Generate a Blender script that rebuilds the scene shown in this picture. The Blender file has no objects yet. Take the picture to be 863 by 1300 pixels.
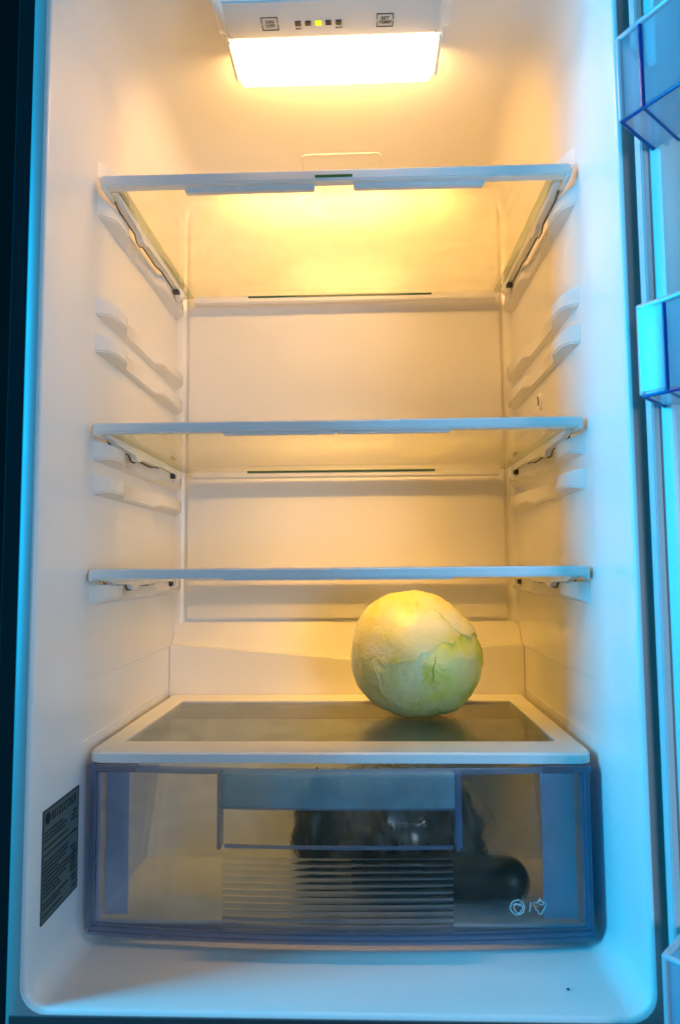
import bpy, bmesh, math, random
from mathutils import Vector, Matrix, noise
random.seed(7)
S = bpy.context.scene
COL = S.collection

# ------------------------------------------------------------------ camera
F_PX, YAW, PITCH, ROLL = 869.26, -0.0347, 0.0783, -0.0074
EYE = Vector((0.0269, -0.653, 0.0027))
r1 = Vector((math.cos(YAW), -math.sin(YAW), 0)); f1 = Vector((math.sin(YAW), math.cos(YAW), 0))
fw = f1 * math.cos(PITCH) + Vector((0, 0, 1)) * math.sin(PITCH)
up = f1 * -math.sin(PITCH) + Vector((0, 0, 1)) * math.cos(PITCH)
R = r1 * math.cos(ROLL) + up * math.sin(ROLL)
U = r1 * -math.sin(ROLL) + up * math.cos(ROLL)
cd = bpy.data.cameras.new("camera"); cam = bpy.data.objects.new("camera", cd); COL.objects.link(cam)
M = Matrix((R, U, -fw)).transposed().to_4x4(); M.translation = EYE
cam.matrix_world = M
cd.sensor_fit = 'VERTICAL'; cd.sensor_height = 24; cd.sensor_width = 24 * 863 / 1300
cd.lens = 24 * F_PX / 1300
cd.clip_start = 0.01; cd.clip_end = 50
cd.dof.use_dof = True; cd.dof.focus_distance = 0.80; cd.dof.aperture_fstop = 5.6
S.camera = cam

# ------------------------------------------------------------------ world, lamps, exposure
w = bpy.data.worlds.new("World"); S.world = w; w.use_nodes = True
w.node_tree.nodes["Background"].inputs[0].default_value = (0.04, 0.42, 0.78, 1)
w.node_tree.nodes["Background"].inputs[1].default_value = 0.02
S.view_settings.view_transform = 'Standard'; S.view_settings.look = 'None'
S.view_settings.exposure = 0.12; S.view_settings.gamma = 1.0
def area(name, loc, target, sx, sy, power, color):
    l = bpy.data.lights.new(name, 'AREA'); l.shape = 'RECTANGLE'; l.size = sx; l.size_y = sy
    l.energy = power; l.color = color
    o = bpy.data.objects.new(name, l); COL.objects.link(o); o.location = loc
    o.rotation_euler = (Vector(target) - Vector(loc)).to_track_quat('-Z', 'Y').to_euler()
    return o
area("window_light", (-1.35, -0.41, 0.30), (0.24, -0.06, 0.1), 0.32, 1.10, 44.0, (0.0, 0.50, 1.0))
area("room_fill_light", (0.95, -1.60, 0.02), (0.0, 0.0, 0.0), 0.6, 0.6, 12.5, (0.50, 0.72, 1.0))  # unseen fill added from front right for shelf fronts, drawer and cabbage
LAMP_RGB = (1.0, 0.53, 0.18); LAMP_STRENGTH = 15.0
c = S.cycles
c.use_denoising = True
c.max_bounces = 24; c.diffuse_bounces = 8; c.glossy_bounces = 8; c.transmission_bounces = 20
c.transparent_max_bounces = 40; c.caustics_reflective = False; c.caustics_refractive = False
c.sample_clamp_indirect = 6.0; c.blur_glossy = 0.5

# ------------------------------------------------------------------ materials
def nodes(name):
    m = bpy.data.materials.new(name); m.use_nodes = True
    return m, m.node_tree, m.node_tree.nodes, m.node_tree.links
def plastic(name, col, rough=0.35, var=0.04, vscale=9, bump=0.0, bscale=300, spec=0.5, coat=0.0, **kw):
    m, t, n, l = nodes(name); p = n["Principled BSDF"]
    p.inputs["Roughness"].default_value = rough; p.inputs["Specular IOR Level"].default_value = spec
    p.inputs["Coat Weight"].default_value = coat
    for k, v in kw.items(): p.inputs[k.replace('_', ' ')].default_value = v
    tc = n.new("ShaderNodeTexCoord"); nz = n.new("ShaderNodeTexNoise")
    nz.inputs["Scale"].default_value = vscale; nz.inputs["Detail"].default_value = 6
    l.new(tc.outputs["Object"], nz.inputs["Vector"])
    mx = n.new("ShaderNodeMix"); mx.data_type = 'RGBA'
    mx.inputs[6].default_value = (*[max(0, x * (1 - var)) for x in col], 1)
    mx.inputs[7].default_value = (*[min(1, x * (1 + var)) for x in col], 1)
    l.new(nz.outputs["Fac"], mx.inputs[0]); l.new(mx.outputs[2], p.inputs["Base Color"])
    mr = n.new("ShaderNodeMapRange"); mr.inputs[3].default_value = rough * 0.8; mr.inputs[4].default_value = min(1, rough * 1.25)
    l.new(nz.outputs["Fac"], mr.inputs[0]); l.new(mr.outputs[0], p.inputs["Roughness"])
    if bump:
        n2 = n.new("ShaderNodeTexNoise"); n2.inputs["Scale"].default_value = bscale; n2.inputs["Detail"].default_value = 3
        l.new(tc.outputs["Object"], n2.inputs["Vector"])
        b = n.new("ShaderNodeBump"); b.inputs["Strength"].default_value = bump; b.inputs["Distance"].default_value = 0.001
        l.new(n2.outputs["Fac"], b.inputs["Height"]); l.new(b.outputs[0], p.inputs["Normal"])
    return m
def sheet(name, tint, body, f_body, rough=0.1, ior=1.45, trans=True, tex=0.0, tscale=(400, 60, 1), grime_glint=0.0):
    """thin clear plastic or glass: see-through + cloudy body + fresnel gloss"""
    m, t, n, l = nodes(name); n.remove(n["Principled BSDF"]); out = n["Material Output"]
    tr = n.new("ShaderNodeBsdfTransparent"); tr.inputs[0].default_value = (*tint, 1)
    bd = n.new("ShaderNodeBsdfTranslucent" if trans else "ShaderNodeBsdfDiffuse"); bd.inputs[0].default_value = (*body, 1)
    a = n.new("ShaderNodeMixShader"); a.inputs[0].default_value = f_body
    l.new(tr.outputs[0], a.inputs[1]); l.new(bd.outputs[0], a.inputs[2])
    if trans and f_body:
        df = n.new("ShaderNodeBsdfDiffuse"); df.inputs[0].default_value = (*body, 1)
        h = n.new("ShaderNodeMixShader"); h.inputs[0].default_value = 0.3
        l.new(bd.outputs[0], h.inputs[1]); l.new(df.outputs[0], h.inputs[2]); l.new(h.outputs[0], a.inputs[2])
    g = n.new("ShaderNodeBsdfGlossy"); g.inputs["Roughness"].default_value = rough
    fr = n.new("ShaderNodeFresnel"); gm = n.new("ShaderNodeNewGeometry"); io = n.new("ShaderNodeMapRange")
    io.inputs[3].default_value = ior; io.inputs[4].default_value = 1 / ior   # same reflectance from either side of a thin sheet
    l.new(gm.outputs["Backfacing"], io.inputs[0]); l.new(io.outputs[0], fr.inputs[0])
    b = n.new("ShaderNodeMixShader"); l.new(fr.outputs[0], b.inputs[0])
    l.new(a.outputs[0], b.inputs[1]); l.new(g.outputs[0], b.inputs[2]); l.new(b.outputs[0], out.inputs[0])
    tc = n.new("ShaderNodeTexCoord")
    if grime_glint:
        nz = n.new("ShaderNodeTexNoise"); nz.inputs["Scale"].default_value = 14; nz.inputs["Detail"].default_value = 9
        nz.inputs["Distortion"].default_value = 1.2
        l.new(tc.outputs["Object"], nz.inputs["Vector"])
        mr = n.new("ShaderNodeMapRange"); mr.inputs[1].default_value = .42; mr.inputs[2].default_value = .75
        mr.inputs[3].default_value = f_body; mr.inputs[4].default_value = min(1, f_body + grime_glint)
        l.new(nz.outputs["Fac"], mr.inputs[0]); l.new(mr.outputs[0], a.inputs[0])
    if tex:
        mp = n.new("ShaderNodeMapping"); mp.inputs["Scale"].default_value = tscale
        l.new(tc.outputs["Object"], mp.inputs[0])
        nz = n.new("ShaderNodeTexNoise"); nz.inputs["Scale"].default_value = 1; nz.inputs["Detail"].default_value = 2
        l.new(mp.outputs[0], nz.inputs["Vector"])
        bp = n.new("ShaderNodeBump"); bp.inputs["Strength"].default_value = tex; bp.inputs["Distance"].default_value = .0006
        l.new(nz.outputs["Fac"], bp.inputs["Height"]); l.new(bp.outputs[0], g.inputs["Normal"])
    return m
def glass(name, col, rough, ior, bump=0.0, bscale=90):
    m, t, n, l = nodes(name); p = n["Principled BSDF"]
    p.inputs["Base Color"].default_value = (*col, 1); p.inputs["Transmission Weight"].default_value = 1
    p.inputs["Roughness"].default_value = rough; p.inputs["IOR"].default_value = ior
    if bump:
        tc = n.new("ShaderNodeTexCoord"); nz = n.new("ShaderNodeTexNoise"); nz.inputs["Scale"].default_value = bscale
        l.new(tc.outputs["Object"], nz.inputs["Vector"])
        b = n.new("ShaderNodeBump"); b.inputs["Strength"].default_value = bump; b.inputs["Distance"].default_value = .001
        l.new(nz.outputs["Fac"], b.inputs["Height"]); l.new(b.outputs[0], p.inputs["Normal"])
    return m
def emit(name, col, s, base=(.8, .8, .8)):
    m, t, n, l = nodes(name); p = n["Principled BSDF"]
    p.inputs["Base Color"].default_value = (*base, 1)
    p.inputs["Emission Color"].default_value = (*col, 1); p.inputs["Emission Strength"].default_value = s
    return m
LINER = plastic("glossy_white_liner", (.79, .775, .745), .24, .055, 7, .22, 34)
WHITE = plastic("white_trim_plastic", (.82, .81, .79), .32, .03, 30, .04, 600)
RIM = plastic("grey_painted_rim", (.26, .235, .225), .45, .05, 20)
GREYW = plastic("pale_grey_plastic", (.76, .75, .74), .4, .03, 30)
PANEL = plastic("control_panel_grey", (.50, .53, .54), .35, .03, 40)
BLACK = plastic("black_print", (.012, .014, .015), .5, .1, 80)
SHADE = plastic("painted_gap_shade", (.055, .052, .05), .7, .1, 60)  # shade under the shelf rails and hooks, put in as dark colour
GREEN = plastic("green_marker", (.0, .12, .015), .5, .08, 80)
STEEL = plastic("dark_teal_metal", (.004, .015, .018), .55, .1, 12, .05, 300, spec=.0)
RIM_SHADE = plastic("painted_rim_shade", (.035, .050, .055), .5, .1, 20)
MATBLK = plastic("matt_black_wall", (.006, .007, .007), 1.0, .2, 6, spec=0.0)
ROD = plastic("clear_rod_plastic", (.55, .58, .62), .12, .05, 30)
RUBBER = plastic("grey_gasket", (.60, .60, .60), .55, .05, 40)
LABEL = plastic("grey_label", (.10, .13, .125), .45, .08, 60)
LAMP = emit("lit_lamp_diffuser", LAMP_RGB, LAMP_STRENGTH)
BACK_GLOW = emit("added_back_glow", LAMP_RGB, 68.0)
LED = emit("lit_green_led", (.70, .95, .0), 1.1, (.05, .08, .0))
PANE = sheet("frosted_shelf_glass", (1, .99, .88), (.96, .93, .60), .10, .05, 1.42, grime_glint=.14)
BAND = sheet("clear_green_glass_edge", (.86, .90, .80), (.45, .5, .36), .22, .05, 1.5)
EDGEG = plastic("dark_green_glass_edge", (.03, .10, .07), .1, .1, 50)
COVERG = sheet("textured_cover_glass", (.88, .93, .85), (.15, .185, .155), .12, .05, 1.65, True, .30, (70, 900, 1), .30)
TUB = plastic("milky_drawer_plastic", (.88, .91, .94), .35, .06, 12, .05, 200)
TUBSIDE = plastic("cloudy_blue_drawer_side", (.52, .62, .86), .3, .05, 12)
def front_material():
    """clear moulded plastic, a little rough inside so that far things behind it blur"""
    m = sheet("clear_drawer_front", (.99, .99, .99), (.78, .74, .68), .02, .05, 1.4, True, 0, grime_glint=.09)
    t = m.node_tree; n, l = t.nodes, t.links
    tr = [q for q in n if q.type == 'BSDF_TRANSPARENT'][0]
    to = tr.outputs[0].links[0].to_socket
    rf = n.new("ShaderNodeBsdfRefraction"); rf.inputs[0].default_value = (.97, .97, .97, 1); rf.inputs["Roughness"].default_value = .15; rf.inputs["IOR"].default_value = 1.12
    mx = n.new("ShaderNodeMixShader"); mx.inputs[0].default_value = .30
    l.new(tr.outputs[0], mx.inputs[1]); l.new(rf.outputs[0], mx.inputs[2]); l.new(mx.outputs[0], to)
    return m
FRONT = front_material()
RIDGE = glass("clear_drawer_ridge", (.96, .97, 1.0), .03, 1.38)
EDGE_TINT = sheet("edge_blue_light_tint", (.74, .77, .86), (.56, .60, .74), .32, .07, 1.5)  # drawer edges tinted blue for the window light they carry
HANDLE_TINT = sheet("handle_reflection_tint", (.74, .84, .90), (.60, .80, .86), .45, .07, 1.55, True, 0, grime_glint=.25)  # blue light reflected in the handle lip, put into its colour
CLEARR = sheet("clear_plastic_rim", (.75, .82, .95), (.55, .65, .85), .35, .1, 1.5)
STRIPB = plastic("frosted_blue_strip", (.50, .60, .82), .3, .08, 20)
ICON = plastic("white_print", (.62, .66, .66), .5, .1, 90)
BIN = sheet("clear_bin_plastic", (.86, .94, 1.0), (.80, .84, .90), .34, .08, 1.5)
BINE = plastic("deep_blue_bin_edge", (.015, .07, .36), .15, .15, 30, Transmission_Weight=.3)
def bag_material():
    m = sheet("crumpled_clear_film", (.95, .96, .94), (.90, .92, .88), .10, .12, 1.7, True, 0, grime_glint=.75); return m  # white patches painted in for the film's wrinkle highlights
BAG = bag_material()
DARKG = plastic("dark_green_skin", (.010, .020, .012), .35, .4, 30, .3, 60)
LEAFD = plastic("dark_leaf", (.022, .048, .026), .45, .5, 25, .4, 80)

# ------------------------------------------------------------------ helpers
WLOC = {}
def link(o, parent=None):
    COL.objects.link(o)
    if parent is not None: o.parent = parent
def tag(o, label=None, cat=None, group=None, kind=None):
    if label: o["label"] = label
    if cat: o["category"] = cat
    if group: o["group"] = group
    if kind: o["kind"] = kind
    return o
def empty(name, loc):
    o = bpy.data.objects.new(name, None); o.empty_display_size = .02
    o.location = loc; WLOC[o.name] = Vector(loc); COL.objects.link(o); return o
def obj(name, bm, mat, parent=None, smooth=None, base=False):
    """verts come in world coordinates; the origin is moved to the mesh's middle"""
    bmesh.ops.recalc_face_normals(bm, faces=bm.faces)
    xs = [v.co for v in bm.verts]
    lo = Vector([min(v[i] for v in xs) for i in range(3)]); hi = Vector([max(v[i] for v in xs) for i in range(3)])
    c0 = (lo + hi) / 2
    if base: c0.z = lo.z
    for v in bm.verts: v.co -= c0
    me = bpy.data.meshes.new(name); bm.to_mesh(me); bm.free()
    mats = mat if isinstance(mat, (list, tuple)) else [mat]
    for m_ in mats: me.materials.append(m_)
    if smooth is not None:
        me.shade_smooth(); me.set_sharp_from_angle(angle=math.radians(smooth))
    o = bpy.data.objects.new(name, me)
    o.location = c0 - (WLOC[parent.name] if parent is not None else Vector())
    link(o, parent); WLOC[o.name] = c0
    return o
def copy_part(o, parent, world):
    q = o.copy(); COL.objects.link(q); q.parent = parent
    q.location = Vector(world) - (WLOC[parent.name] if parent is not None else Vector()); WLOC[q.name] = Vector(world); return q
def box(bm, lo, hi, bev=0.0, seg=2):
    vs = [bm.verts.new((x, y, z)) for x in (lo[0], hi[0]) for y in (lo[1], hi[1]) for z in (lo[2], hi[2])]
    fs = [bm.faces.new([vs[i] for i in q]) for q in ((0, 1, 3, 2), (4, 6, 7, 5), (0, 4, 5, 1), (2, 3, 7, 6), (0, 2, 6, 4), (1, 5, 7, 3))]
    if bev:
        es = list({e for f in fs for e in f.edges})
        bmesh.ops.bevel(bm, geom=es, offset=bev, segments=seg, affect='EDGES', clamp_overlap=True)
    return bm
def B(lo, hi, bev=0.0, seg=2):
    lo2 = [min(a, b) for a, b in zip(lo, hi)]; hi2 = [max(a, b) for a, b in zip(lo, hi)]
    return box(bmesh.new(), lo2, hi2, bev, seg)
def prism(pts, axis, a, b, bm=None, bev=0.0, seg=2):
    """pts: 2-D outline, extruded along axis (0,1,2) from a to b"""
    bm = bm or bmesh.new()
    def P(p, t):
        q = list(p); q.insert(axis, t); return q
    A = [bm.verts.new(P(p, a)) for p in pts]; C = [bm.verts.new(P(p, b)) for p in pts]
    fs = [bm.faces.new(A), bm.faces.new(C[::-1])]
    for i in range(len(pts)):
        j = (i + 1) % len(pts); fs.append(bm.faces.new((A[i], C[i], C[j], A[j])))
    if bev:
        bmesh.ops.recalc_face_normals(bm, faces=fs)
        bmesh.ops.bevel(bm, geom=list({e for f in fs for e in f.edges}), offset=bev, segments=seg, affect='EDGES', clamp_overlap=True)
    return bm
def tube(bm, pts, r, n=8, closed=False):
    pts = [Vector(p) for p in pts]; rings = []
    N = len(pts)
    for i, p in enumerate(pts):
        a = pts[i - 1] if (i or closed) else p; b = pts[(i + 1) % N] if (i < N - 1 or closed) else p
        t = (b - a).normalized(); s = t.cross(Vector((.31, .2, .93))).normalized(); q = t.cross(s)
        rr = r[i] if isinstance(r, (list, tuple)) else r
        rings.append([bm.verts.new(p + (s * math.cos(2 * math.pi * k / n) + q * math.sin(2 * math.pi * k / n)) * rr) for k in range(n)])
    for i in range(N if closed else N - 1):
        a, b = rings[i], rings[(i + 1) % N]
        for k in range(n): bm.faces.new((a[k], a[(k + 1) % n], b[(k + 1) % n], b[k]))
    if not closed: bm.faces.new(rings[0][::-1]); bm.faces.new(rings[-1])
    return bm
def text_bm(s, size, bold=0.0):
    cu = bpy.data.curves.new("lettering", 'FONT'); cu.body = s; cu.size = size; cu.align_x = 'CENTER'; cu.align_y = 'CENTER'
    cu.extrude = .00005; cu.offset = bold; cu.resolution_u = 2
    o = bpy.data.objects.new("lettering", cu); COL.objects.link(o)
    dg = bpy.context.evaluated_depsgraph_get(); dg.update()
    me = bpy.data.meshes.new_from_object(o.evaluated_get(dg))
    bm = bmesh.new(); bm.from_mesh(me)
    bpy.data.objects.remove(o); bpy.data.curves.remove(cu); bpy.data.meshes.remove(me)
    return bm
def move(bm, fn):
    for v in bm.verts: v.co = Vector(fn(v.co))
    return bm

# ------------------------------------------------------------------ refrigerator: liner
XW, YF, YB, ZT, ZB = .2405, -.0985, .320, .552, -.339
fridge = empty("refrigerator", (0, .11, -.42))
tag(fridge, "open white refrigerator interior lit by a warm lamp, its door swung open at right", "refrigerator")

def section(hw, zt, zb, rt, rb, n=7):
    pts = []
    for cx, cz, r, a0 in ((hw - rt, zt - rt, rt, 0), (-hw + rt, zt - rt, rt, 90), (-hw + rb, zb + rb, rb, 180), (hw - rb, zb + rb, rb, 270)):
        for k in range(n + 1):
            a = math.radians(a0 + 90 * k / n); pts.append((cx + r * math.cos(a), cz + r * math.sin(a)))
    return pts
def liner_bm():
    bm = bmesh.new(); loops = []
    rb = .014
    spec = [(YF, 0), (YF + .02, 0), (.0, 0), (.15, 0), (YB - rb, 0)]
    for k in range(1, 6):
        a = math.radians(90 * k / 5); spec.append((YB - rb + rb * math.sin(a), rb - rb * math.cos(a)))
    for y, ins in spec:
        loops.append([bm.verts.new((x, y, z)) for x, z in section(XW - ins, ZT - ins, ZB + ins, .045 - ins * .5, .021 - ins * .5)])
    # lip rolling over to the front rim
    lip = []
    for k in range(1, 5):
        a = math.radians(90 * k / 4); r = .0035
        lip.append((YF - r * math.sin(a), -(r - r * math.cos(a))))
    for y, ins in lip:
        loops.insert(0, [bm.verts.new((x, y, z)) for x, z in section(XW - ins, ZT - ins, ZB + ins, .045, .021)])
    for a, b in zip(loops, loops[1:]):
        for i in range(len(a)):
            j = (i + 1) % len(a); bm.faces.new((a[i], a[j], b[j], b[i]))
    bm.faces.new(loops[-1])
    return bm
liner = obj("liner", liner_bm(), LINER, fridge, 50)

# front rim: a flat band around the opening
def rim_bm():
    bm = bmesh.new(); y0 = YF - .0035
    a = section(XW + .0035, ZT + .0035, ZB - .0035, .045, .021)
    hw = .2535
    b = section(hw, ZT + .03, ZB - .024, .02, .006)
    c3 = [(x, z) for x, z in section(hw + .0025, ZT + .032, ZB - .0265, .02, .006)]
    L = [[bm.verts.new((x, y, z)) for x, z in s] for s, y in ((a, y0), (b, y0), (c3, y0 + .003), (c3, y0 + .03))]
    for p, q in zip(L, L[1:]):
        for i in range(len(p)):
            j = (i + 1) % len(p); bm.faces.new((p[i], p[j], q[j], q[i]))
    return bm
obj("front_rim", rim_bm(), RIM, fridge, 60)
obj("bottom_rim_shade", B((-.2520, YF - .0042, ZB - .0235), (.2520, YF - .0030, ZB - .0044), .0004, 1), RIM_SHADE, fridge)  # dark strip added to put the lower rim's shade into colour
# outer cabinet shell set behind the rim
def cab_bm():
    bm = bmesh.new()
    for lo, hi in (((-.2735, YF + .004, -.42), (-.2562, .40, .64)), ((.2562, YF + .004, -.42), (.2735, .40, .64)),
                   ((-.2562, YF + .004, -.42), (.2562, .40, -.3625)), ((-.2562, YF + .004, .586), (.2562, .40, .64)),
                   ((-.2562, .36, -.3625), (.2562, .40, .586))):
        box(bm, lo, hi, .002, 1)
    return bm
obj("outer_cabinet", cab_bm(), STEEL, fridge)

# lower back block with the sloping drain channel
def ledge_bm():
    bm = bmesh.new(); yf = .287
    xs = [-.2398, -.222, -.02, -.012, .03, .038, .224, .2398]
    zs = [-.1035, -.1035, -.1205, -.1222, -.1222, -.1205, -.1035, -.1035]
    rows = []
    for y, dz in ((yf, None), (yf, -.004), (yf + .001, -.0012), (yf + .004, 0), (yf + .010, -.001), (.3195, .030)):
        rows.append([bm.verts.new((x, y, -.3385 if dz is None else (z + dz if y < .31 else -.074))) for x, z in zip(xs, zs)])
    for a, b in zip(rows, rows[1:]):
        for i in range(len(a) - 1): bm.faces.new((a[i], a[i + 1], b[i + 1], b[i]))
    return bm
obj("drain_ledge", ledge_bm(), LINER, fridge, 40)
# faint moulded seams along the side walls
for s in (-1, 1):
    for z in (-.106, -.163):
        obj("wall_seam", B((s * XW - .0006, .0, z), (s * XW + .0006, .30, z + .0016), .0005, 1), LINER, fridge)
# slightly proud panel over most of the back wall
obj("back_panel", B((-.2285, .3150, -.074), (.2285, .3240, .545), .0040, 4), LINER, fridge, 50)

# support ribs: paddle-shaped at both ends, thin neck between
def rib_bm(s, z):
    pl = [(.004, .0), (.012, .0035), (.024, .0090), (.038, .0118), (.062, .0122), (.073, .0100), (.083, .0052), (.185, .0052), (.196, .0100), (.204, .0118), (.296, .0118), (.304, .0095), (.306, 0)]
    out = [(s * (XW + .001 - max(0, p) if p > 0 else XW + .001), y + .002) for y, p in pl]
    out = [(s * (XW - p) if p > 0 else s * (XW + .001), y + .002) for y, p in pl]
    bm = prism(out, 2, z - .0075, z + .0065)
    # underside slopes back to the wall
    for v in bm.verts:
        if v.co.z < z: v.co.z -= .006 * (1 - min(1, (XW - abs(v.co.x)) / .0125))
    bmesh.ops.recalc_face_normals(bm, faces=bm.faces)
    bmesh.ops.bevel(bm, geom=[e for e in bm.edges], offset=.0013, segments=2, affect='EDGES', clamp_overlap=True)
    return bm
ribs = {}
for s in (-1, 1):
    first = None
    for z in (.373, .412, .270, .232, .122, .0880, -.021):
        if first is None:
            first = obj("support_rib", rib_bm(s, z), LINER, fridge, 40); z0 = WLOC[first.name].copy(); zz = z
        else:
            copy_part(first, fridge, z0 + Vector((0, 0, z - zz)))
# small round plug with a dark slit on the right wall
pb = bmesh.new(); bmesh.ops.create_cone(pb, cap_ends=True, segments=20, radius1=.0075, radius2=.006, depth=.003)
move(pb, lambda v: (XW - .0012 - v.z, .165 + v.x * .9, .197 + v.y * 1.5))
plug = obj("plug", pb, WHITE, fridge, 40)
tb = bmesh.new(); tube(tb, [(XW - .0031, .168 - .003 * math.cos(a), .198 + .006 * math.sin(a)) for a in [math.radians(k) for k in (-60, -30, 0, 30, 60, 80)]], .0007, 6)
obj("slit", tb, BLACK, plug)
# shallow sensor recess outline on the ceiling
vb = bmesh.new(); y0, y1, xa, xb = .222, .300, -.052, .056
tube(vb, [(xa, y1, ZT), (xa, y0 + .006, ZT), (xa + .005, y0, ZT), (xb - .005, y0, ZT), (xb, y0 + .006, ZT), (xb, y1, ZT)], .0011, 6)
obj("ceiling_vent_outline", vb, LINER, fridge, 60)

# ------------------------------------------------------------------ lamp with control panel
def lamp_bm():
    a = [(-.1075, -.080), (.1125, -.080), (.1125, -.0205), (-.1075, -.0205)]
    bm = bmesh.new(); zt, zb = ZT - .0005, .516
    T = [bm.verts.new((x * 1.05, y * 1.04 if y < -.05 else y, zt)) for x, y in a]; Bt = [bm.verts.new((x, y, zb)) for x, y in a]
    bm.faces.new(T); bm.faces.new(Bt)
    for i in range(4): j = (i + 1) % 4; bm.faces.new((T[i], T[j], Bt[j], Bt[i]))
    bmesh.ops.recalc_face_normals(bm, faces=bm.faces)
    bmesh.ops.bevel(bm, geom=[e for e in bm.edges if min(v.co.z for v in e.verts) < zt - .01], offset=.006, segments=4, affect='EDGES')
    return bm
lamp = obj("lamp_housing", lamp_bm(), WHITE, fridge, 40)
pz = .5155
obj("control_panel", B((-.0985, -.071, pz - .0010), (.1025, -.0275, pz + .002), .0006, 1), PANEL, lamp)
obj("lamp_diffuser", B((-.0965, -.0200, pz - .0065), (.1005, .0335, ZT - .0225), .0022, 3), LAMP, lamp)
obj("hidden_back_glow", B((-.0965, .0260, ZT - .0215), (.1005, .0330, ZT - .002), .0022, 3), BACK_GLOW, lamp)  # unseen brighter emitter added behind the diffuser to light the back wall
for xa, xb in ((-.1040, -.0970), (.1010, .1085)):
    obj("lamp_cheek", B((xa, -.0225, pz - .001), (xb, .0365, ZT - .0005), .003, 3), WHITE, lamp, 40)
pf = pz - .0011
def ceil_place(bm, x, y): return move(bm, lambda v: (x + v.x, y - v.y, pf - .00012 - v.z))
for i in range(5):
    x = -.0125 + (i - 2) * .0096 + .0012
    o = obj("indicator_light", B((x - .0030, -.0478, pf - .0006), (x + .0030, -.0418, pf + .001), .0005, 1), LED if i == 2 else BLACK, lamp)
    if i == 2: o["label"] = "lit yellow-green indicator light"
for bx, lines, lab in ((-.0570, ("ON", "OFF"), "button printed ON OFF"), (.0515, ("SET", "TEMP"), "button printed SET TEMP")):
    bb = bmesh.new(); h = .0075
    for sx in (-1, 1):
        for q in (-1, 1):
            box(bb, (bx + sx * h - .0004, -.0455 + q * .0045 - .0033, pf - .0003), (bx + sx * h + .0004, -.0455 + q * .0045 + .0033, pf + .0005))
    for sy in (-1, 1):
        box(bb, (bx - h - .0004, -.0455 + sy * h - .0004, pf - .0003), (bx + h + .0004, -.0455 + sy * h + .0004, pf + .0005))
    bt = obj("button", bb, BLACK, lamp); bt["label"] = lab
    for k, tx in enumerate(lines):
        obj("lettering", ceil_place(text_bm(tx, .0052, .00012), bx, -.0478 + k * .0048), BLACK, lamp)
obj("lettering", ceil_place(text_bm("MIN", .0030, .00008), -.0125 - .0192 + .0012, -.0385), BLACK, lamp)
obj("lettering", ceil_place(text_bm("MAX", .0030, .00008), -.0125 + .0192 + .0012, -.0385), BLACK, lamp)

# extra area light added under the diffuser, aimed down and back
ll = area("lamp_boost_light", (.002, .010, .5065), (.002, .24, -.10), .190, .048, 1.6, LAMP_RGB); ll.data.spread = math.radians(56)
# ------------------------------------------------------------------ rating label on the left wall
lx = -XW + .0005
lab = obj("rating_label", B((lx - .001, -.0785, -.2895), (lx + .0003, -.0075, -.1985), .0002, 1), LABEL, fridge)
lab["label"] = "dark grey rating label with rows of small black print"
rn = random.Random(3); lb = bmesh.new(); X0, X1 = lx + .0002, lx + .0005
def lbar(y0, y1, z0, z1): box(lb, (X0, y0, z0), (X1, y1, z1))
for y0, y1, z0, z1 in ((-.0785, -.0075, -.1996, -.1985), (-.0785, -.0075, -.2895, -.2884), (-.0785, -.0774, -.2895, -.1985), (-.0086, -.0075, -.2895, -.1985)): lbar(y0, y1, z0, z1)
bmesh.ops.create_cone(lb, cap_ends=True, segments=18, radius1=.0050, radius2=.0050, depth=.0004,
    matrix=Matrix.Translation((lx + .0003, -.070, -.2065)) @ Matrix.Rotation(math.pi / 2, 4, 'Y'))
y = -.062
while y < -.016:
    wd = rn.choice((.003, .0045, .0022)); 
    lbar(y, y + .0012, -.2105, -.2035); lbar(y, y + wd, -.2050 , -.2035)
    if rn.random() < .7: lbar(y, y + wd, -.2105, -.2090)
    if rn.random() < .5: lbar(y + wd - .001, y + wd, -.2105, -.2035)
    y += wd + .0019
z = -.2165
while z > -.286:
    y = -.0755; lim = -.012 if rn.random() < .3 else rn.uniform(-.05, -.030)
    while y < lim:
        wd = rn.uniform(.0025, .009); lbar(y, min(y + wd, lim + .002), z - .0017, z); y += wd + .0011
    if rn.random() < .75:
        a = rn.uniform(-.024, -.019); lbar(a, -.0125, z - .0017, z)
    z -= .0034 if rn.random() < .85 else .0058
obj("printed_text", lb, BLACK, lab)

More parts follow.
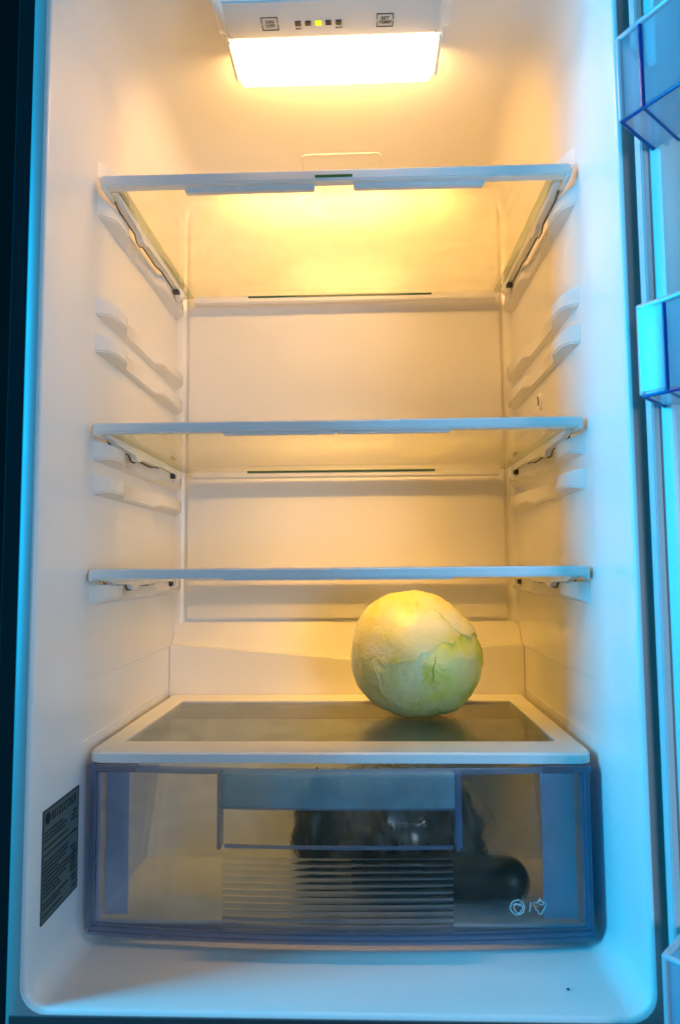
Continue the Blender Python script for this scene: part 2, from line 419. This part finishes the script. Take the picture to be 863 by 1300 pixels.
# ------------------------------------------------------------------ glass shelves
def shelf(zt, W, D, label, top=False):
    t = empty("glass_shelf", (0, D / 2, zt - .012)); tag(t, label, "shelf", "glass shelves in the refrigerator")
    hw = W - .001
    obj("glass_pane", B((-hw + .019, .008, zt - .0085), (hw - .019, D - .006, zt - .0045)), PANE, t)
    for s in (-1, 1):
        obj("glass_margin", B((s * (hw - .0188), .008, zt - .0085), (s * (hw - .003), D - .006, zt - .0045)), BAND, t)
    h = .0112 if top else .0098
    obj("front_trim", B((-hw, -.003, zt - h), (hw, .0095, zt), .0016, 3), WHITE, t, 40)
    lips = ((-.150, -.019), (.020, .150)) if top else ((-.110, -.0), (.001, .112))
    for a, b in lips:
        obj("trim_lip", B((a, .0045, zt - h - (.0045 if top else .0020)), (b, .012, zt - h + .001), .001, 2), GREYW, t, 40)
    if top:
        obj("green_marker", B((-.018, -.0034, zt - .0085), (.019, -.0028, zt - .0058)), GREEN, t)
        for a in (-.13, -.115, -.10, -.085, .075, .09, .105, .12):
            obj("grip_mark", B((a, .0038, zt - h - .0030), (a + .008, .0046, zt - h - .0015)), WHITE, t)
    obj("rear_trim", B((-.213, D - .009, zt - .017), (.216, D + .001, zt - .0045), .0015, 2), WHITE, t, 40)
    obj("rear_glass_edge", B((-.135, D - .0098, zt - .0102), (.126, D - .0088, zt - .0076)), EDGEG, t)
    for s in (-1, 1):
        # side rail in profile (y, z) with a bump and a rear hook
        pr = [(.012, -.0088), (.285, -.0088), (.285, -.014), (.268, -.0155), (.264, -.027), (.250, -.028), (.243, -.0235), (.248, -.0165),
              (.185, -.0150), (.165, -.0190), (.112, -.0180), (.106, -.0225), (.092, -.0225), (.088, -.0165), (.040, -.0165), (.024, -.0125), (.012, -.0115)]
        bm = prism([(y, zt + z) for y, z in pr], 0, s * (hw - .0125), s * (hw - .0065))
        bmesh.ops.bevel(bm, geom=[e for e in bm.edges], offset=.0008, segments=2, affect='EDGES', clamp_overlap=True)
        rl = obj("side_rail", bm, WHITE, t, 40)
        obj("end_cap", B((s * (hw - .004), -.0020, zt - h - .002), (s * hw, .030, zt - .0045), .0008, 1), WHITE, t, 40)
        obj("rail_gap_shade", tube(bmesh.new(), [(s * (hw - .0052), y_, zt + z_) for y_, z_ in ((.024, -.0135), (.040, -.0172), (.086, -.0172), (.093, -.0232), (.105, -.0232), (.113, -.0188), (.164, -.0196), (.186, -.0158), (.240, -.0168))], .0008, 6), SHADE, rl, 60)  # dark strip added as the shade in the gap below the rail
        obj("hook_shade", B((s * (hw - .0130), .2400, zt - .0235), (s * (hw - .0050), .2490, zt - .0170), .001, 1), SHADE, rl)  # dark box added as the shade in front of the hook
        obj("hook", B((s * (hw - .016), .250, zt - .0265), (s * (hw - .0055), .2625, zt - .0120), .002, 2), WHITE, rl, 40)
    return t
shelf(.3951, .2345, .303, "top glass shelf with a short green mark on its front trim", True)
shelf(.1431, .2375, .303, "middle glass shelf just below the two pairs of empty side ribs")
shelf(.0010, .2388, .303, "lowest plain glass shelf, directly above the cabbage")

# ------------------------------------------------------------------ drawer cover
zc = -.1700
cover = empty("drawer_cover", (0, .14, zc - .009)); tag(cover, "white framed glass cover above the vegetable drawer, the cabbage stands on it", "drawer cover")
def frame_bm():
    bm = bmesh.new(); hw = .2345; r = .014
    def outline(hw_, y0, y1, r_):
        p = [(-hw_, y1), (hw_, y1)]
        for k in range(6): a = math.radians(0 - 90 * k / 5); p.append((hw_ - r_ + r_ * math.cos(a), y0 + r_ + r_ * math.sin(a)))
        for k in range(6): a = math.radians(270 - 90 * k / 5); p.append((-hw_ + r_ + r_ * math.cos(a), y0 + r_ + r_ * math.sin(a)))
        return p
    o = outline(hw, -.004, .285, r)
    i = [(-.2085, .2390), (.2095, .2390)] + [(.2120, .0385)] * 6 + [(-.2125, .0365)] * 6
    rows = []
    bv = .0018
    oi = outline(hw - bv, -.004 + bv, .285 - bv, r - bv)
    for pts, z in ((i, zc - .0035), (i, zc), (oi, zc), (o, zc - bv), (o, zc - .0095), (i, zc - .0095), (i, zc - .0035)):
        rows.append([bm.verts.new((x, y, z)) for x, y in pts])
    for a, b in zip(rows, rows[1:]):
        for k in range(len(a)):
            j = (k + 1) % len(a)
            try: bm.faces.new((a[k], a[j], b[j], b[k]))
            except ValueError: pass
    bmesh.ops.remove_doubles(bm, verts=bm.verts, dist=1e-5)
    bmesh.ops.dissolve_degenerate(bm, edges=bm.edges, dist=1e-6)
    return bm
obj("cover_frame", frame_bm(), WHITE, cover, 30)
obj("cover_glass", B((-.2130, .0360, zc - .0062), (.2125, .2400, zc - .0022)), COVERG, cover)

# ------------------------------------------------------------------ vegetable drawer
drawer = empty("vegetable_drawer", (0, .13, -.3375))
tag(drawer, "clear plastic vegetable drawer with wide handle, dark vegetables showing through its front", "drawer")
ZTD, ZBD = -.1830, -.3310
def bow(x): return -.004 - .0135 * (1 - (x / .232) ** 2)
def panel_bm(x0, x1, z0, z1, th, off=0.0, nx=24, zfun=None):
    bm = bmesh.new(); rows = []
    xs = [x0 + (x1 - x0) * k / nx for k in range(nx + 1)]
    def ring(x): y = bow(x) + off; return [bm.verts.new(p) for p in ((x, y, z0), (x, y, z1), (x, y + th, z1), (x, y + th, z0))]
    R_ = [ring(x) for x in xs]
    for a, b in zip(R_, R_[1:]):
        for k in range(4): j = (k + 1) % 4; bm.faces.new((a[k], b[k], b[j], a[j]))
    bm.faces.new(R_[0]); bm.faces.new(R_[-1][::-1])
    return bm
obj("front_panel", panel_bm(-.2255, .2255, ZBD + .004, ZTD - .0005, .003), FRONT, drawer, 30)
# corrugated lens ridges in the lower middle of the front
rz0, rz1, NR = -.2585, -.3215, 11
for k in range(NR):
    zm = rz0 + (rz1 - rz0) * (k + .5) / NR; hh = (rz0 - rz1) / NR * .5 * .92
    bm = bmesh.new(); Rg = []
    for q in range(17):
        x = -.1035 + .2065 * q / 16; y = bow(x) - .0008; ring = []
        for a in range(9):
            an = math.pi * a / 8; ring.append(bm.verts.new((x, y - .0017 * math.sin(an) * min(1, 1.2 * min(q + .4, 16.4 - q)), zm + hh * math.cos(an))))
        Rg.append(ring)
    for a, b in zip(Rg, Rg[1:]):
        for i in range(9): j = (i + 1) % 9; bm.faces.new((a[i], a[j], b[j], b[i]))
    bm.faces.new(Rg[0]); bm.faces.new(Rg[-1][::-1])
    obj("ridge", bm, RIDGE, drawer, 50)
# rim of the front: outer edge tinted like blue window light, inner clear edge, bottom sill
for s in (-1, 1):
    obj("edge_post", B((s * .2288, bow(.2288) - .004, ZBD), (s * .2262, bow(.2268) + .004, ZTD + .004), .0015, 2), EDGE_TINT, drawer, 40)
    obj("inner_edge", B((s * .2252, bow(.2262) - .0035, ZBD + .008), (s * .2236, bow(.2236) - .0002, ZTD), .0009, 2), CLEARR, drawer, 40)
    obj("corner_block", B((s * .2312, bow(.23) - .003, ZTD - .0045), (s * .186, bow(.2) + .006, ZTD + .0025), .0012, 1), EDGE_TINT, drawer, 40)
obj("bottom_edge", panel_bm(-.2288, .2288, ZBD, ZBD + .0026, .0075, -.0045), EDGE_TINT, drawer, 40)
obj("bottom_lip", panel_bm(-.2265, .2265, ZBD + .0040, ZBD + .0066, .0050, -.0036), CLEARR, drawer, 40)
obj("bottom_bead", panel_bm(-.222, .222, ZBD + .0085, ZBD + .0100, .0016, -.0017), EDGE_TINT, drawer, 40)
obj("top_edge", panel_bm(-.186, .186, ZTD - .0030, ZTD + .0015, .006, -.0022), CLEARR, drawer, 40)
# frosted blue strips at both ends of the front
for s in (-1, 1):
    xa, xb = (.1955, .2170) if s < 0 else (.1870, .2170)
    obj("side_strip", B((s * xa, .0022, ZBD + .0125), (s * xb, .0038, ZTD - .006), .0005, 1), STRIPB, drawer)
# handle
hx0, hx1, hz0, hz1 = -.1045, .1065, -.1800, -.2480
hd = obj("handle_lip", panel_bm(hx0 + .002, hx1 - .002, hz0 - .031, hz0 - .004, .0022, -.0135), HANDLE_TINT, drawer, 40)
obj("handle_top", panel_bm(hx0 + .002, hx1 - .002, hz0 - .0042, hz0 - .0020, .013, -.0135), HANDLE_TINT, hd, 40)
obj("handle_lip_edge", panel_bm(hx0 + .002, hx1 - .002, hz0 - .0325, hz0 - .0312, .0035, -.0142), EDGE_TINT, hd, 40)
for x in (hx0, hx1):
    obj("handle_side", B((x - .0016, bow(x) - .0150, hz1), (x + .0016, bow(x) - .0005, hz0 - .001), .0010, 2), EDGE_TINT, hd, 40)
    if x > 0:
        obj("handle_side", B((x + .0022, bow(x) - .010, hz1 + .001), (x + .0044, bow(x) - .0005, hz0 - .001), .0008, 2), CLEARR, hd, 40)
obj("handle_sill", panel_bm(hx0 + .003, hx1 - .003, hz1 - .0018, hz1 + .0006, .0030, -.0040), CLEARR, hd, 40)
# tub behind the front
tb = bmesh.new()
box(tb, (-.2222, .0005, ZBD + .006), (.2222, .140, ZBD + .0085)); obj("drawer_floor", tb, TUB, drawer)
obj("drawer_back", prism([(.140, ZBD + .006), (.1425, ZBD + .006), (.2125, ZTD - .004), (.2100, ZTD - .004)], 0, -.2222, .2222), TUB, drawer)
for s in (-1, 1):
    obj("drawer_side", prism([(.0005, ZBD + .006), (.1398, ZBD + .006), (.2098, ZTD - .004), (.0005, ZTD - .004)], 0, s * .2226, s * .2250), TUBSIDE, drawer)
# printed icons: lettuce, slash, grapes
def ring_pts(cx, cz, rf, n=40): return [(cx + rf(a) * math.cos(a), bow(cx) - .0010, cz + rf(a) * math.sin(a)) for a in [2 * math.pi * k / n for k in range(n)]]
ib = bmesh.new(); cx, cz = .1600, -.3020
tube(ib, ring_pts(cx, cz, lambda a: .0062 + .0002 * math.sin(6 * a)), .0005, 5, True)
tube(ib, ring_pts(cx + .0008, cz - .0006, lambda a: .0038 + .0004 * math.sin(3 * a)), .00045, 5, True)
tube(ib, [(cx - .004, bow(cx) - .001, cz + .002), (cx - .001, bow(cx) - .001, cz + .0035), (cx + .003, bow(cx) - .001, cz + .001)], .00045, 5)
obj("cabbage_icon", ib, ICON, drawer)
ib = bmesh.new(); tube(ib, [(.1706, bow(.17) - .001, cz - .0040), (.1722, bow(.17) - .001, cz + .0042)], .00045, 5); obj("slash_icon", ib, ICON, drawer)
ib = bmesh.new(); cx = .1805
gp = [(0, -.0068), (-.0016, -.0054), (-.0018, -.0034), (-.0040, -.0026), (-.0040, -.0002), (-.0058, .0010), (-.0052, .0036), (-.0026, .0036), (-.0014, .0050), (.0014, .0050), (.0028, .0036), (.0054, .0034), (.0058, .0010), (.0040, -.0002), (.0040, -.0026), (.0020, -.0034), (.0016, -.0054)]
tube(ib, [(cx + x, bow(cx) - .001, cz + z) for x, z in gp], .0005, 5, True)
tube(ib, [(cx, bow(cx) - .001, cz + .005), (cx, bow(cx) - .001, cz + .0072)], .0009, 5)
tube(ib, [(cx - .0015, bow(cx) - .001, cz + .0030), (cx + .001, bow(cx) - .001, cz + .001), (cx + .003, bow(cx) - .001, cz + .0028)], .0004, 5)
obj("grape_icon", ib, ICON, drawer)

# ------------------------------------------------------------------ dark vegetables in the drawer
def blob(cx, cy, cz, rx, ry, rz, nu=40, nv=24, amp=.0, fr=20, seed=0, px=2.0):
    bm = bmesh.new(); bmesh.ops.create_uvsphere(bm, u_segments=nu, v_segments=nv, radius=1)
    for v in bm.verts:
        d = v.co.normalized(); n_ = noise.fractal(d * fr + Vector((seed, 0, 0)), 1.0, 2.0, 3)
        k = (abs(d.x) ** px + abs(d.y) ** px + abs(d.z) ** px) ** (-1 / px)
        v.co = Vector((cx + d.x * k * rx * (1 + amp * n_), cy + d.y * k * ry * (1 + amp * n_), cz + d.z * k * rz * (1 + amp * n_)))
    return bm
zf = ZBD + .0088
bm = bmesh.new(); n_ = 22; pts, rad = [], []
for k in range(n_):
    t = math.sin(math.pi / 2 * k / (n_ - 1)); x = .012 + .170 * t
    e = min(1, math.sqrt(max(0, 1 - ((max(0, t - .87)) / .13) ** 2)) + .02) * min(1, .55 + 1.1 * t)
    rad.append(.0215 * max(.04, e)); pts.append((x, .036 + .012 * (1 - t), zf + .0218))
tube(bm, pts, rad, 20)
z_ = tag(obj("marrow", bm, DARKG, None, 60, True), "long dark green marrow with a round right end lying at the drawer's front", "vegetable")
gr = empty("bagged_greens", (.045, .10, zf)); tag(gr, "dark leafy greens in a crumpled clear bag, behind the marrow in the drawer", "vegetable")
rn = random.Random(11)
for k in range(6):
    cx = -.022 + .030 * k + rn.uniform(-.006, .006); cy = .085 + rn.uniform(-.008, .020)
    rz = rn.uniform(.030, .052); 
    obj("leaf_clump", blob(cx, cy, zf + rz, rn.uniform(.020, .032), .026, rz, 28, 18, .5, 2.2, k), LEAFD, gr, 80)
def bag_bm():
    bm = blob(.055, .092, zf + .056, .098, .034, .056, 90, 50, .0)
    for v in bm.verts:
        p = v.co * 28; q = noise.noise(p); q2 = noise.noise(p * 2.7 + Vector((5, 1, 2)))
        d = (v.co - Vector((.055, .092, zf + .056))).normalized()
        v.co += d * (.012 * (1 - 2 * abs(q)) + .005 * (1 - 2 * abs(q2)) - .006)
        v.co.z = max(v.co.z, zf + .0005)
    return bm
obj("clear_bag", bag_bm(), BAG, gr, 55)

# ------------------------------------------------------------------ cabbage
CC = Vector((.0865, .172, -.1019)); RX, RY, RZ = .0770, .0750, .0702
OUT = [(.0752 * r / 352, a) for r, a in ((356, 0), (334, 20), (317, 42), (316, 58), (324, 75), (333, 95), (346, 118), (355, 140), (352, 160), (355, 180), (357, 205), (352, 222), (336, 245), (330, 265), (338, 290), (356, 310), (362, 325), (362, 342))]
def outline(a):
    a = a % 360
    for k in range(len(OUT)):
        r0, a0 = OUT[k]; r1_, a1 = OUT[(k + 1) % len(OUT)]
        if a1 <= a0: a1 += 360
        if a0 <= a < a1 or a0 <= a + 360 < a1:
            t = ((a if a >= a0 else a + 360) - a0) / (a1 - a0); t = t * t * (3 - 2 * t); return r0 * (1 - t) + r1_ * t
    return .077
def cab_r(d, f=1.0):
    """radius vector of the cabbage surface in direction d; lopsided like the real head"""
    n1 = noise.noise(d * 1.3 + Vector((3, 0, 1))) * .022 + noise.noise(d * 3.1 + Vector((0, 7, 1))) * .013
    wr = noise.noise(Vector((d.x * 9, d.y * 9, d.z * 4)) + Vector((1, 2, 9))) * .007 + (1 - 2 * abs(noise.noise(d * 7))) * .006
    k = (1 + (n1 + wr)) * f
    s_ = math.sqrt(max(0, d.x * d.x + d.z * d.z))
    r = outline(math.degrees(math.atan2(d.z, d.x))) * s_ + .0755 * (1 - s_)
    p = d * r * k
    p.z = max(p.z, -.0705)
    return CC + p
def cabbage_material(name, c0, c1, c2):
    m, t, n, l = nodes(name); p = n["Principled BSDF"]
    p.inputs["Roughness"].default_value = .35; p.inputs["Specular IOR Level"].default_value = .55
    p.inputs["Subsurface Weight"].default_value = .15; p.inputs["Subsurface Radius"].default_value = (.006, .006, .002)
    p.inputs["Subsurface Scale"].default_value = 1.0
    tc = n.new("ShaderNodeTexCoord")
    def nz(sc, det=5, dist=0.6):
        q = n.new("ShaderNodeTexNoise"); q.inputs["Scale"].default_value = sc; q.inputs["Detail"].default_value = det; q.inputs["Distortion"].default_value = dist
        l.new(tc.outputs["Object"], q.inputs["Vector"]); return q
    a = nz(16); r = n.new("ShaderNodeValToRGB"); l.new(a.outputs["Fac"], r.inputs[0])
    e = r.color_ramp.elements; e[0].position = .30; e[0].color = (*c0, 1); e[1].position = .60; e[1].color = (*c2, 1)
    q = r.color_ramp.elements.new(.46); q.color = (*c1, 1)
    # yellow-green patches and small brown spots
    b = nz(38, 6, 1.0); r2 = n.new("ShaderNodeValToRGB"); l.new(b.outputs["Fac"], r2.inputs[0])
    r2.color_ramp.elements[0].position = .60; r2.color_ramp.elements[0].color = (0, 0, 0, 1); r2.color_ramp.elements[1].position = .74
    mx = n.new("ShaderNodeMix"); mx.data_type = 'RGBA'; l.new(r2.outputs[0], mx.inputs[0]); l.new(r.outputs[0], mx.inputs[6]); mx.inputs[7].default_value = (.62, .64, .08, 1)
    s_ = n.new("ShaderNodeTexVoronoi"); s_.inputs["Scale"].default_value = 30; l.new(tc.outputs["Object"], s_.inputs["Vector"])
    r3 = n.new("ShaderNodeValToRGB"); l.new(s_.outputs["Distance"], r3.inputs[0])
    r3.color_ramp.elements[0].position = .030; r3.color_ramp.elements[0].color = (1, 1, 1, 1); r3.color_ramp.elements[1].position = .055; r3.color_ramp.elements[1].color = (0, 0, 0, 1)
    m2 = n.new("ShaderNodeMix"); m2.data_type = 'RGBA'; l.new(r3.outputs[0], m2.inputs[0]); l.new(mx.outputs[2], m2.inputs[6]); m2.inputs[7].default_value = (.28, .24, .07, 1)
    l.new(m2.outputs[2], p.inputs["Base Color"])
    c1 = nz(120, 6, 1.5); bp = n.new("ShaderNodeBump"); bp.inputs["Strength"].default_value = .42; bp.inputs["Distance"].default_value = .002
    l.new(c1.outputs["Fac"], bp.inputs["Height"]); l.new(bp.outputs[0], p.inputs["Normal"])
    return m
CAB = cabbage_material("pale_cabbage_leaf", (.60, .72, .10), (.90, .91, .32), (.95, .95, .46))
CABY = cabbage_material("dry_yellow_cabbage_leaf", (.80, .74, .14), (.93, .87, .36), (.95, .92, .55))
CABG = cabbage_material("yellow_green_cabbage_leaf", (.50, .64, .04), (.86, .87, .16), (.93, .93, .36))
cab = empty("cabbage", (CC.x, CC.y, CC.z - RZ)); tag(cab, "pale yellow-green round cabbage standing on the glass drawer cover", "cabbage")
bm = bmesh.new(); bmesh.ops.create_uvsphere(bm, u_segments=110, v_segments=72, radius=1)
for v in bm.verts: v.co = cab_r(v.co.normalized())
obj("head", bm, CAB, cab, 80)
def leaf_bm(center, spread, lift, seed, nr=26, na=72):
    """an outer leaf hugging the head: irregular wavy edge, slightly lifted"""
    c_ = Vector(center).normalized(); a_ = c_.cross(Vector((.2, .1, 1))).normalized(); b_ = c_.cross(a_)
    bm = bmesh.new(); rows = []
    for i in range(nr + 1):
        t = i / nr; row = []
        for k in range(na):
            an = 2 * math.pi * k / na
            e = Vector((math.cos(an), math.sin(an), seed))
            lim = spread * (1 + .22 * noise.noise(e * 1.4) + .09 * noise.noise(e * 5))
            th = lim * max(t, .002)
            d = c_ * math.cos(th) + (a_ * math.cos(an) + b_ * math.sin(an)) * math.sin(th)
            f = 1 + lift * (1 - .25 * t ** 6) + (.022 * max(0, noise.noise(e * 4 + Vector((9, 0, 0)))) * t ** 8)
            # branching veins fanning from the bottom
            va = math.atan2(d.x, -d.y); vein = max(0, 1 - abs(((va * 5.2 + .5 * noise.noise(d * 3)) % 1) - .5) * 9)
            f += .0085 * vein * (1 - t ** 4)
            row.append(bm.verts.new(cab_r(d, f)))
        rows.append(row)
    for a, b in zip(rows, rows[1:]):
        for k in range(na):
            j = (k + 1) % na; bm.faces.new((a[k], a[j], b[j], b[k]))
    bmesh.ops.remove_doubles(bm, verts=bm.verts, dist=2e-5)
    g = bmesh.ops.extrude_face_region(bm, geom=bm.faces[:])
    for v in [v for v in g["geom"] if isinstance(v, bmesh.types.BMVert)]: v.co += (CC - v.co).normalized() * .0016
    return bm
for ce, sp, lf, sd, mt in (((.85, -.42, -.05), 1.05, .020, 1.0, CABG), ((-.55, -.75, -.30), .95, .016, 7.5, CAB), ((-.20, -.30, .95), 1.12, .036, 4.0, CABY), ((.55, -.10, .85), .70, .052, 12.0, CABY)):
    obj("leaf", leaf_bm(ce, sp, lf, sd), mt, cab, 60)
# split in a leaf with a dark green line
def on_cab(px, pz, f):
    # front direction for given x,z offsets in units of the radii
    d = Vector((px, -math.sqrt(max(.01, 1 - px * px - pz * pz)), pz)).normalized(); return cab_r(d, f)
sb = bmesh.new(); tube(sb, [on_cab(.20 + dx, z, 1.022) for dx, z in ((.02, .10), (.00, .00), (-.03, -.10), (-.02, -.20), (-.06, -.32))], [.0001, .0004, .0005, .0004, .0001], 6)
obj("leaf_split", sb, plastic("dark_green_split", (.28, .38, .04), .5, .3, 60), cab, 60)

# ------------------------------------------------------------------ door, swung open about 123 degrees
dd = Vector((.545, -.838, 0)).normalized(); nn = Vector((-dd.y * -1, 0, 0)); nn = Vector((-.838, -.545, 0)).normalized()
H = Vector((.2560, -.1030, 0))
def DP(t, k, z): p = H + dd * t + nn * k; return (p.x, p.y, z)
def dprism(outline, z0, z1, bev=0.0):
    """outline in (along door, out of inner face)"""
    pts = [DP(t, k, 0)[:2] for t, k in outline]
    return prism(pts, 2, z0, z1, None, bev)
door = obj("door", dprism([(.0, 0), (.020, 0), (.0215, -.002), (.0225, -.030), (.520, -.030), (.521, -.002), (.5225, 0), (.545, 0), (.545, -.060), (.0, -.060)], -.42, .64), LINER, fridge)
obj("gasket", dprism([(.0008, .0), (.0008, .005), (.003, .007), (.008, .007), (.0095, .004), (.0095, 0)], -.40, .62, .0008), RUBBER, door, 40)
obj("door_shell", dprism([(-.002, -.0605), (.548, -.0605), (.548, -.075), (-.002, -.075)], -.425, .645, .002), STEEL, door)
def wpt(x, y): # world -> door coordinates
    v = Vector((x, y, 0)) - Vector((H.x, H.y, 0)); return (v.dot(dd), v.dot(nn))
def binn(zb, zt, label, A, Bp):
    Cn = Vector((.2640, -.1145, 0))
    t = empty("door_bin", (Bp[0], Bp[1], zb)); tag(t, label, "door bin", "clear bins on the refrigerator door")
    a, b = wpt(*A), wpt(*Bp); c_ = wpt(Cn.x, Cn.y)
    L = .44
    e = (b[0] + L, b[1] + .012); f = (c_[0] + L + .06, .002)
    pts = [c_, a, b, e, f]
    W3 = [Vector(DP(q[0], q[1], 0)) for q in pts]
    # walls of real thickness
    names = ("end_wall", "corner_wall", "front_wall", "far_wall")
    for i in range(4):
        p, q = W3[i], W3[i + 1]; u = (q - p).normalized(); inn = Vector((-u.y, u.x, 0))
        if inn.dot((sum(W3, Vector()) / 5) - p) < 0: inn = -inn
        th = .0025
        p2, q2 = p + u * .0003, q - u * .0003
        obj(names[i], prism([tuple(x[:2]) for x in (p2, q2, q2 + inn * th, p2 + inn * th)], 2, zb + .003, zt - .002), BIN, t)
    obj("bin_base", prism([tuple(x[:2]) for x in W3], 2, zb, zb + .0028), BIN, t)
    rb_ = bmesh.new()
    tube(rb_, [W3[0] + Vector((0, 0, zt)), W3[1] + Vector((0, 0, zt)), W3[2] + Vector((0, 0, zt)), W3[3] + Vector((0, 0, zt)), W3[4] + Vector((0, 0, zt))], .0024, 10)
    obj("top_rim", rb_, ROD, t, 60)
    for i in (0, 2, 3):
        obj("corner_edge", tube(bmesh.new(), [W3[i] + Vector((0, 0, zb + .001)), W3[i] + Vector((0, 0, zt - .001))], .0017, 8), BINE, t, 60)
    obj("lit_corner", tube(bmesh.new(), [W3[1] + Vector((0, 0, zb + .001)), W3[1] + Vector((0, 0, zt - .001))], .0022, 10), ROD, t, 60)
    be = bmesh.new()
    for i, j in ((0, 1), (1, 2), (2, 3)):
        tube(be, [W3[i] + Vector((0, 0, zb)), W3[j] + Vector((0, 0, zb))], .0014, 8)
    q = W3[2] + (W3[0] - W3[1]) * 1.15; tube(be, [W3[2] + Vector((0, 0, zb + .0005)), q + Vector((0, 0, zb + .0005))], .0012, 8)
    obj("base_edge", be, BINE, t, 60)
    return t
binn(.337, .404, "top clear door bin, beside the topmost shelf", (.2258, -.150), (.2355, -.166))
binn(.1255, .1930, "middle clear door bin, level with the middle shelf", (.2335, -.148), (.2455, -.162))
binn(-.345, -.268, "lowest clear door bin, beside the bottom of the drawer", (.2315, -.150), (.2425, -.165))

# ------------------------------------------------------------------ small things
rn = random.Random(5); db = bmesh.new()
for k in range(110):
    x = rn.uniform(-.21, .21); z = rn.uniform(.15, .26) if k % 3 else rn.uniform(.02, .36); r = rn.choice((.0004, .0005, .0006, .0008))
    bmesh.ops.create_icosphere(db, subdivisions=1, radius=r, matrix=Matrix.Translation((x, .3149, z)) @ Matrix.Diagonal((1, .5, 1.2, 1)))
tag(obj("water_droplet_film", db, sheet("water", (.97, .95, .92), (.8, .8, .8), .05, .03, 1.33), None, 180), "tiny water droplets scattered over the white back wall", "droplets", None, "stuff")
tag(obj("crumb", blob(.187, -.068, ZB + .0010, .0012, .0009, .0007, 10, 8, .3, 2, 2), BLACK, None, 60), "tiny black crumb on the white floor near the right wall", "crumb")
# dark kitchen behind and beside the refrigerator
tag(obj("kitchen_wall", B((-1.2, .20, -1.0), (-.2760, .24, 1.4)), MATBLK), None, None, None, "structure")
